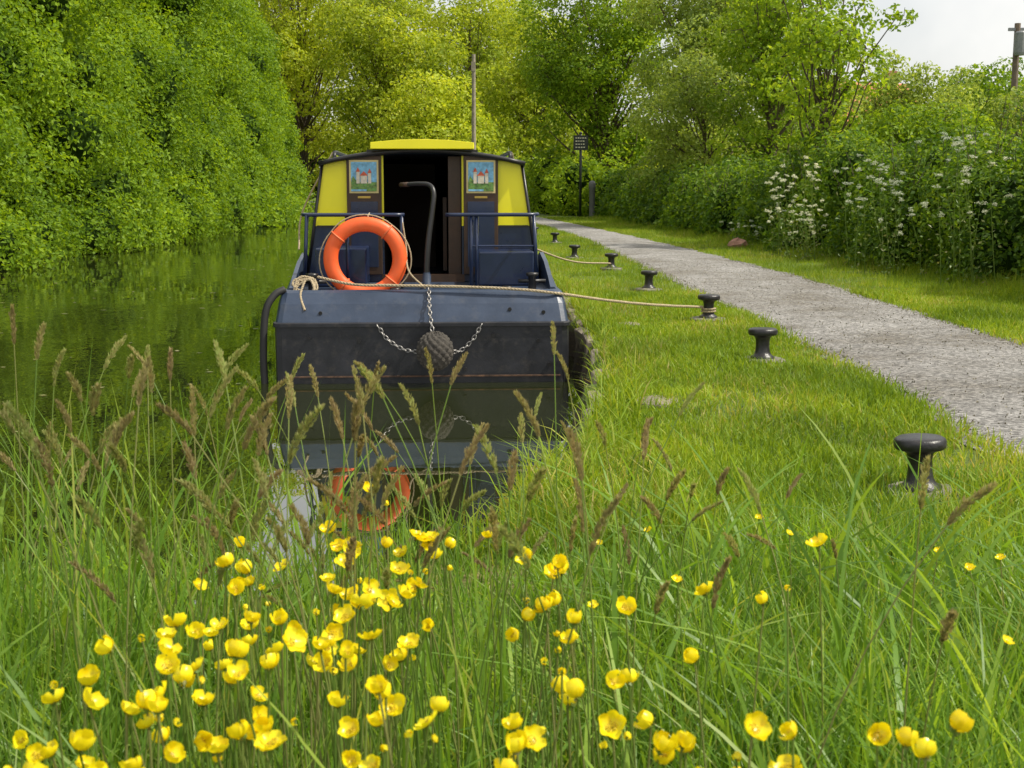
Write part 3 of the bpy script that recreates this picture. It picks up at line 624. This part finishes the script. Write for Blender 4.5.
for sgn, nm in ((-1, 'port'), (1, 'starboard')):
    cx = sgn*.455; x0, x1 = cx-.135, cx+.135; y0 = cyA-.035
    mb = MB(); box(mb, (x0, y0, .70), (x1, cyA-.006, 1.625)); ob = mb.build('door_'+nm, [M_brn], False, boat); bevel(ob, .005)
    mb = MB(); box(mb, (x0+.022, y0-.006, 1.335), (x1-.022, y0-.001, 1.59), 0); box(mb, (x0+.036, y0-.009, 1.35), (x1-.036, y0-.0065, 1.575), 1)
    box(mb, (x0+.036, y0-.012, 1.35), (x1-.036, y0-.0095, 1.42), 2); box(mb, (x0+.036, y0-.0125, 1.35), (cx+.02, y0-.0122, 1.365), 1)
    for dx, ww, hh in ((-.045, .026, .09), (0.0, .05, .06), (.045, .024, .08)):
        box(mb, (cx+dx-ww/2, y0-.015, 1.41), (cx+dx+ww/2, y0-.0125, 1.41+hh), 3)
        prism_xz(mb, [(cx+dx-ww*.65, 1.41+hh), (cx+dx+ww*.65, 1.41+hh), (cx+dx, 1.41+hh+.035)], y0-.016, y0-.013, 4)
    prism_xz(mb, [(x0+.036, 1.42), (cx-.05, 1.42), (x0+.05, 1.47)], y0-.0125, y0-.0098, 2)
    mb.build('castle_painting_'+nm, [M_crm, M_sky, M_grn, M_wht, M_red], False, boat)
    mb = MB(); box(mb, (x0+.03, y0-.005, .76), (x1-.03, y0-.001, 1.27), 0); box(mb, (cx-.05, y0-.004, 1.295), (cx+.05, y0-.001, 1.312), 1)
    ob = mb.build('door_panel_'+nm, [M_navy, M_brass], False, boat); bevel(ob, .003)
mb = MB(); rz_ = 1.18; ry = .46
tube(mb, catmull([(-.89, cyA-.02, rz_-.02), (-.88, .62, rz_), (-.84, ry, rz_), (-.6, ry-.02, rz_), (-.13, ry, rz_)], 6), .014, 8, cap=True)
tube(mb, catmull([(.87, cyA-.02, rz_-.02), (.86, .62, rz_), (.82, ry, rz_), (.6, ry-.02, rz_), (.17, ry, rz_)], 6), .014, 8, cap=True)
for x_, zb in ((-.84, .68), (-.55, .64), (-.15, .64), (.36, .64), (.40, .64), (.82, .68)): tube(mb, [(x_, ry, rz_), (x_+(.03 if abs(x_) > .8 else 0)*np.sign(x_), ry+.01, zb)], .014, 8, cap=True)
tube(mb, [(.36, ry, .95), (.82, ry, .95)], .008, 6)
tube(mb, [(.40, ry, rz_-.02), (.43, ry+.5, 1.05)], .01, 6)
mb.build('guard_rails', [M_navy], True, boat)
mb = MB(); box(mb, (-.80, .62, .642), (-.42, 1.08, .93)); box(mb, (.42, .66, .642), (.84, 1.08, .90)); ob = mb.build('stern_lockers', [M_navy], False, boat); bevel(ob, .012)
mb = MB(); tp = catmull([(.03, .36, .62), (.03, .36, .80), (.045, .37, 1.0), (.075, .40, 1.22), (.085, .43, 1.34), (.055, .47, 1.395), (-.02, .52, 1.405), (-.12, .60, 1.40)], 8)
tube(mb, tp, np.linspace(.023, .015, len(tp)), 10, 0, cap=True); tube(mb, [(-.10, .585, 1.40), (-.16, .64, 1.397)], .018, 10, 1, cap=True)
lathe(mb, [(.05, 0), (.05, .03), (.032, .05), (.03, .11), (.024, .12), (.024, .13)], 18, (.03, .36, .635), 2)
mb.build('tiller', [M_blk, M_brn, M_slate], True, boat)
mb = MB()
for x_, y_ in ((.45, .36), (.62, .42), (-.2, .3)): lathe(mb, [(.04, 0), (.04, .012), (.03, .016), (0, .016)], 16, (x_, y_, .642))
for sgn in (-1, 1):
    lathe(mb, [(.03, 0), (.028, .09), (.045, .10), (.045, .12), (0, .125)], 14, (sgn*.80, .33, .64)); tube(mb, [(sgn*.80-.1, .33, .70), (sgn*.80+.1, .33, .70)], .014, 8, cap=True)
mb.build('deck_fittings', [M_blk], True, boat)
def torus(mb, c, R_, r_, ax='y', n=48, m=14, mi=0, flat=1., a0=0, a1=2*pi):
    a = np.linspace(a0, a1, n+1); V = []
    for t in a:
        for q in range(m):
            b_ = 2*pi*q/m; rr_ = R_+r_*math.cos(b_); V.append((c[0]+rr_*math.cos(t), c[1]+r_*flat*math.sin(b_), c[2]+rr_*math.sin(t)))
    mb.add(V, [[i_*m+j_, i_*m+(j_+1) % m, (i_+1)*m+(j_+1) % m, (i_+1)*m+j_] for i_ in range(n) for j_ in range(m)], mi=mi)
buoy_c = (-.415, .36, .865)
mb = MB(); torus(mb, buoy_c, .250, .054, flat=.75, m=18, n=64)
mb.build('lifebuoy_ring', [M_org], True, boat)
mb = MB()
for k_ in range(4):
    t = pi/4+k_*pi/2+.1; torus_pts = [(buoy_c[0]+(.250+.058*math.cos(b_))*math.cos(t), buoy_c[1]+.044*math.sin(b_), buoy_c[2]+(.250+.058*math.cos(b_))*math.sin(t)) for b_ in np.linspace(0, 2*pi, 17)]
    tube(mb, torus_pts, .007, 6, 0)
    t2 = t+pi/2; pts = [(buoy_c[0]+(.312+.022*math.sin(pi*s_))*math.cos(t+(t2-t)*s_), buoy_c[1], buoy_c[2]+(.312+.022*math.sin(pi*s_))*math.sin(t+(t2-t)*s_)-.015*math.sin(pi*s_)) for s_ in np.linspace(0, 1, 12)]
    tube(mb, pts, .005, 6, 1)
tube(mb, [(buoy_c[0]+.02, buoy_c[1], buoy_c[2]+.30), (buoy_c[0]+.03, ry, rz_+.012), (buoy_c[0]+.05, ry+.01, rz_-.02)], .006, 6, 1)
mb.build('lifebuoy_ropes', [paint('retro_band', (.75, .16, .05), .5), M_rope], True, boat)
mb = MB(); R0 = .128; n1_, n2_ = 72, 44; V = []
for a in range(n2_+1):
    th = pi*a/n2_
    for b_ in range(n1_):
        ph = 2*pi*b_/n1_; k_ = abs(math.sin(ph*6+th*7))*abs(math.sin(ph*6-th*7)); rr_ = R0*(.90+.16*k_**.6)
        V.append((.085+rr_*math.sin(th)*math.cos(ph), -.135+rr_*math.sin(th)*math.sin(ph), .245+rr_*1.05*math.cos(th)))
mb.add(V, [[a*n1_+b_, a*n1_+(b_+1) % n1_, (a+1)*n1_+(b_+1) % n1_, (a+1)*n1_+b_] for a in range(n2_) for b_ in range(n1_)])
mb.build('rope_fender', [M_droppe], True, boat)
def chain(mb, pts, ln=.036):
    pts = catmull(pts, 12); d = np.r_[0, np.cumsum(np.linalg.norm(np.diff(pts, axis=0), axis=1))]; k_ = 0; s_ = 0
    while s_ < d[-1]-ln*.4:
        P = np.array([np.interp(s_, d, pts[:, i_]) for i_ in range(3)]); P2 = np.array([np.interp(min(s_+.01, d[-1]), d, pts[:, i_]) for i_ in range(3)]); t = unit(P2-P+1e-9)
        e1 = unit(np.cross(t, [.2, 1, .1])) if k_ % 2 else unit(np.cross(np.cross(t, [.2, 1, .1]), t))
        tube(mb, [P+t*math.cos(a)*ln*.62+e1*math.sin(a)*ln*.33 for a in np.linspace(0, 2*pi, 11)], ln*.13, 5); s_ += ln*.85; k_ += 1
mb = MB(); chain(mb, [(-.31, -.02, .405), (-.25, -.03, .32), (-.14, -.05, .25), (-.03, -.10, .235)]); chain(mb, [(.41, -.02, .405), (.35, -.03, .31), (.27, -.05, .24), (.19, -.10, .23)])
chain(mb, [(.045, .12, .66), (.05, -.01, .52), (.07, -.10, .37)]); mb.build('fender_chains', [M_steel], True, boat)
mb = MB(); tube(mb, catmull([(-.98, .16, .66), (-1.05, .12, .62), (-1.11, .08, .5), (-1.13, .06, .2), (-1.12, .05, -.12)], 6), .026, 10, cap=True); mb.build('rubber_fender', [M_rub], True, boat)

def rope(mb, P, r=.010, m=14):
    pts = catmull(P, m); d = np.r_[0, np.cumsum(np.linalg.norm(np.diff(pts, axis=0), axis=1))]; k_ = max(8, int(d[-1]/.012)); s_ = np.linspace(0, d[-1], k_)
    q = np.stack([np.interp(s_, d, pts[:, i_]) for i_ in range(3)], 1); t = unit(np.gradient(q, axis=0)); e1 = unit(np.cross(t, [.11, .23, 1.])); e2 = np.cross(t, e1)
    for a in (0, 2.094, 4.189):
        w_ = s_*2*pi/(r*7)+a; tube(mb, q+(np.cos(w_)[:, None]*e1+np.sin(w_)[:, None]*e2)*r*.5, r*.58, 5)
def W(p):
    a = math.radians(3.4); return (-.632+p[0]*math.cos(a)-p[1]*math.sin(a), 9.16+p[0]*math.sin(a)+p[1]*math.cos(a), p[2])
e = empty('mooring_rope'); mb = MB()
b3 = np.array([1.59, 10.5, .3])
Pb = b3+[-.05, -.03, .125]; Pe = np.array(W((1.0, .12, .62)))
P = [W((-.78, .33, .74)), W((-.5, .2, .69)), W((-.2, .14, .685)), W((.3, .11, .675)), W((.7, .10, .655)), tuple(Pe)]+[tuple(Pe+(Pb-Pe)*t-np.array([0, 0, .02*math.sin(pi*t)])) for t in (.25, .5, .75)]+[tuple(Pb)]
rope(mb, P, .011)
for k_ in range(2): rope(mb, [tuple(b3+[.055*math.cos(a), .055*math.sin(a), .09+.02*k_]) for a in np.linspace(2.6, 2.6+2*pi, 9)], .009, 4)
rope(mb, [W((.02, .2, .66)), W((-.10, .3, .78)), W((-.12, .42, .95)), W((-.15, ry, 1.16))], .007)
mb.build('stern_line', [M_rope], True, e)
mb = MB(); b5 = np.array([1.31, 17.2, .3]); P0 = np.array(W((.93, 4.0, .84))); rope(mb, [P0, (P0+b5)/2-[0, 0, .03], b5+[0, 0, .1]], .011, 8)
P1 = np.array(W((.72, 1.5, 1.66))); rope(mb, [P1, (P1+np.array(W((.93, 2.0, .8))))/2+[.03, 0, -.02], W((.95, 1.9, .66))], .008, 6)
P1 = np.array(W((-.72, 1.5, 1.66))); rope(mb, [P1, W((-.95, 1.3, 1.2)), W((-.97, 1.1, .9))], .008, 6)
mb.build('side_lines', [M_rope], True, e)
mb = MB()
for k_ in range(6):
    c = np.array(W((-.84, .26, .70))); a0 = rng.random()*6; rope(mb, [tuple(c+[.075*math.cos(a)+rng.normal()*.01, .06*math.sin(a)*.6-.02*k_*.3, .07*math.sin(a)*(.9+.2*k_*.3)-.02-.008*k_+rng.normal()*.008]) for a in np.linspace(a0, a0+6.0, 9)], .009, 4)
c = W((-.84, .2, .72)); rope(mb, [c, (c[0]-.02, c[1]-.08, .62), (c[0]+.02, c[1]-.16, .52)], .009)
mb.build('rope_coil', [M_rope], True, e)

# ------------------------------------------------------------------ signpost, posts, poles, house
M_dk = paint('dark_green_paint', (.012, .018, .014), .4, .2); M_let = paint('sign_lettering', (.7, .68, .5), .5, .05)
e = empty('towpath_sign', (2.6, 50, .3)); mb = MB(); tube(mb, [(0, 0, -.1), (0, 0, 3.15)], .05, 10, 0, cap=True); lathe(mb, [(.05, 0), (.07, .03), (.03, .08), (0, .1)], 12, (0, 0, 3.15)); mb.build('post', [M_dk], True, e)
mb = MB(); box(mb, (-.28, -.08, 2.55), (.28, -.052, 3.1), 0)
for k_ in range(4):
    x_ = -.20
    while x_ < .16:
        w_ = rng.uniform(.04, .08); box(mb, (x_, -.084, 2.64+k_*.115), (x_+w_, -.0805, 2.672+k_*.115), 1); x_ += w_+.03
ob = mb.build('panel', [M_dk, M_let], False, e)
e = empty('marker_post', (3.05, 50, .3)); mb = MB(); lathe(mb, [(.11, -.1), (.11, 1.1), (.13, 1.12), (.13, 1.3), (.10, 1.38), (0, 1.42)], 16); mb.build('post_body', [paint('grey_post', (.16, .16, .16), .6, .2)], True, e)
M_wood = paint('pole_wood', (.16, .12, .09), .85, .3, bump=.3)
e = empty('telegraph_pole', (-2.1, 72, .3)); mb = MB(); tube(mb, [(0, 0, -.2), (.03, 0, 8.3)], [.14, .10], 10, 0, cap=True); box(mb, (-.1, -.12, 7.4), (.12, -.05, 7.9)); mb.build('pole', [paint('pale_wood', (.3, .26, .2), .85, .3)], False, e)
e = empty('telegraph_pole', (17.0, 45, .3)); mb = MB(); tube(mb, [(0, 0, -.2), (0, 0, 6.6)], [.13, .10], 10, 0, cap=True); mb.build('pole', [M_wood], False, e)
mb = MB(); lathe(mb, [(.0, 5.5), (.17, 5.52), (.19, 5.6), (.19, 6.25), (.15, 6.3), (0, 6.32)], 16, (.0, -.33, 0)); box(mb, (-.3, -.05, 6.35), (.3, .05, 6.45)); box(mb, (-.1, -.2, 5.6), (.1, 0, 6.1)); mb.build('transformer', [paint('grey_metal', (.2, .21, .22), .5)], False, e)
M_brick = paint('brick', (.34, .16, .10), .9, .25, scale=3); M_tile = paint('clay_tiles', (.50, .20, .09), .85, .25, scale=4, bump=.5); M_glass = paint('window_glass', (.03, .04, .05), .1, .1); M_fr = paint('window_frame', (.75, .75, .72), .5, .05)
e = empty('brick_house', (21.6, 82, float(gz(21.6, 82))+.35), .35)
mb = MB(); box(mb, (-3, -2.5, -.6), (3, 2.5, 4.6)); mb.add([(-3, -2.5, 4.6), (-3, 2.5, 4.6), (-3, 0, 7.0), (3, -2.5, 4.6), (3, 2.5, 4.6), (3, 0, 7.0)], None, [[0, 2, 1], [3, 4, 5]]); mb.build('walls', [M_brick], False, e)
mb = MB()
for s_ in (-1, 1): mb.add([(-3.3, s_*2.9, 4.25), (3.3, s_*2.9, 4.25), (3.3, 0, 7.12), (-3.3, 0, 7.12), (-3.3, s_*2.9, 4.4), (3.3, s_*2.9, 4.4), (3.3, 0, 7.27), (-3.3, 0, 7.27)], [[0, 1, 2, 3], [4, 5, 6, 7], [0, 1, 5, 4], [0, 3, 7, 4], [1, 2, 6, 5]])
mb.build('roof', [M_tile], False, e)
mb = MB(); box(mb, (1.6, -.35, 6.6), (2.3, .35, 8.0)); mb.build('chimney', [M_brick], False, e)
mb = MB(); mb2 = MB()
for wx in (-1.8, 0, 1.8):
    for wz in (1, 3):
        box(mb, (wx-.45, -2.53, wz), (wx+.45, -2.503, wz+1.1)); box(mb2, (wx-.5, -2.56, wz-.06), (wx+.5, -2.532, wz)); box(mb2, (wx-.5, -2.56, wz+1.1), (wx+.5, -2.532, wz+1.16)); box(mb2, (wx-.02, -2.55, wz), (wx+.02, -2.532, wz+1.1))
mb.build('windows', [M_glass], False, e); mb2.build('window_frames', [M_fr], False, e)
mb = MB(); box(mb, (.6, -2.56, -.3), (1.4, -2.505, 1.9)); mb.build('door', [M_dk], False, e)

# ------------------------------------------------------------------ light, world, camera
EL, AZ = 54, 99
w = bpy.data.worlds.new('World'); scene.world = w; w.use_nodes = True; nt = w.node_tree
bg = nt.nodes['Background']; sk = nt.nodes.new('ShaderNodeTexSky'); sk.sky_type = 'NISHITA'; sk.sun_disc = False
sk.sun_elevation = math.radians(EL); sk.sun_rotation = math.radians(AZ); sk.dust_density = 3.0; sk.air_density = 1.0
tc = N(nt, 'ShaderNodeTexCoord'); cn = noise(nt, 2.2, 6, .6, tc.outputs['Generated'])
cr_ = ramp(nt, [(.5,)*3, (.95,)*3], [.35, .60]); nt.links.new(cn.outputs[0], cr_.inputs[0])
cc_ = mixc(nt, cr_.outputs[0], sk.outputs[0], (7.8, 7.7, 7.4))
nt.links.new(cc_, bg.inputs[0]); bg.inputs[1].default_value = .14
ld = bpy.data.lights.new('sun', 'SUN'); ld.energy = 5.0; ld.angle = math.radians(.6); ld.color = (1, .94, .80)
lo = bpy.data.objects.new('sun', ld); scene.collection.objects.link(lo)
d = Vector((math.sin(math.radians(AZ))*math.cos(math.radians(EL)), math.cos(math.radians(AZ))*math.cos(math.radians(EL)), math.sin(math.radians(EL))))
lo.rotation_euler = d.to_track_quat('Z', 'Y').to_euler()
cam = bpy.data.cameras.new('camera'); co = bpy.data.objects.new('camera', cam); scene.collection.objects.link(co)
co.location = (0, 0, 1.36); co.rotation_euler = (math.radians(90-8.49), 0, 0); cam.lens = 45.7; cam.sensor_width = 36; cam.clip_end = 3000; cam.clip_start = .05
cam.dof.use_dof = True; cam.dof.focus_distance = 7.0; cam.dof.aperture_fstop = 18
scene.camera = co
scene.view_settings.view_transform = 'Standard'; scene.view_settings.look = 'None'; scene.view_settings.exposure = 0
print('verts', sum(len(m.vertices) for m in bpy.data.meshes))
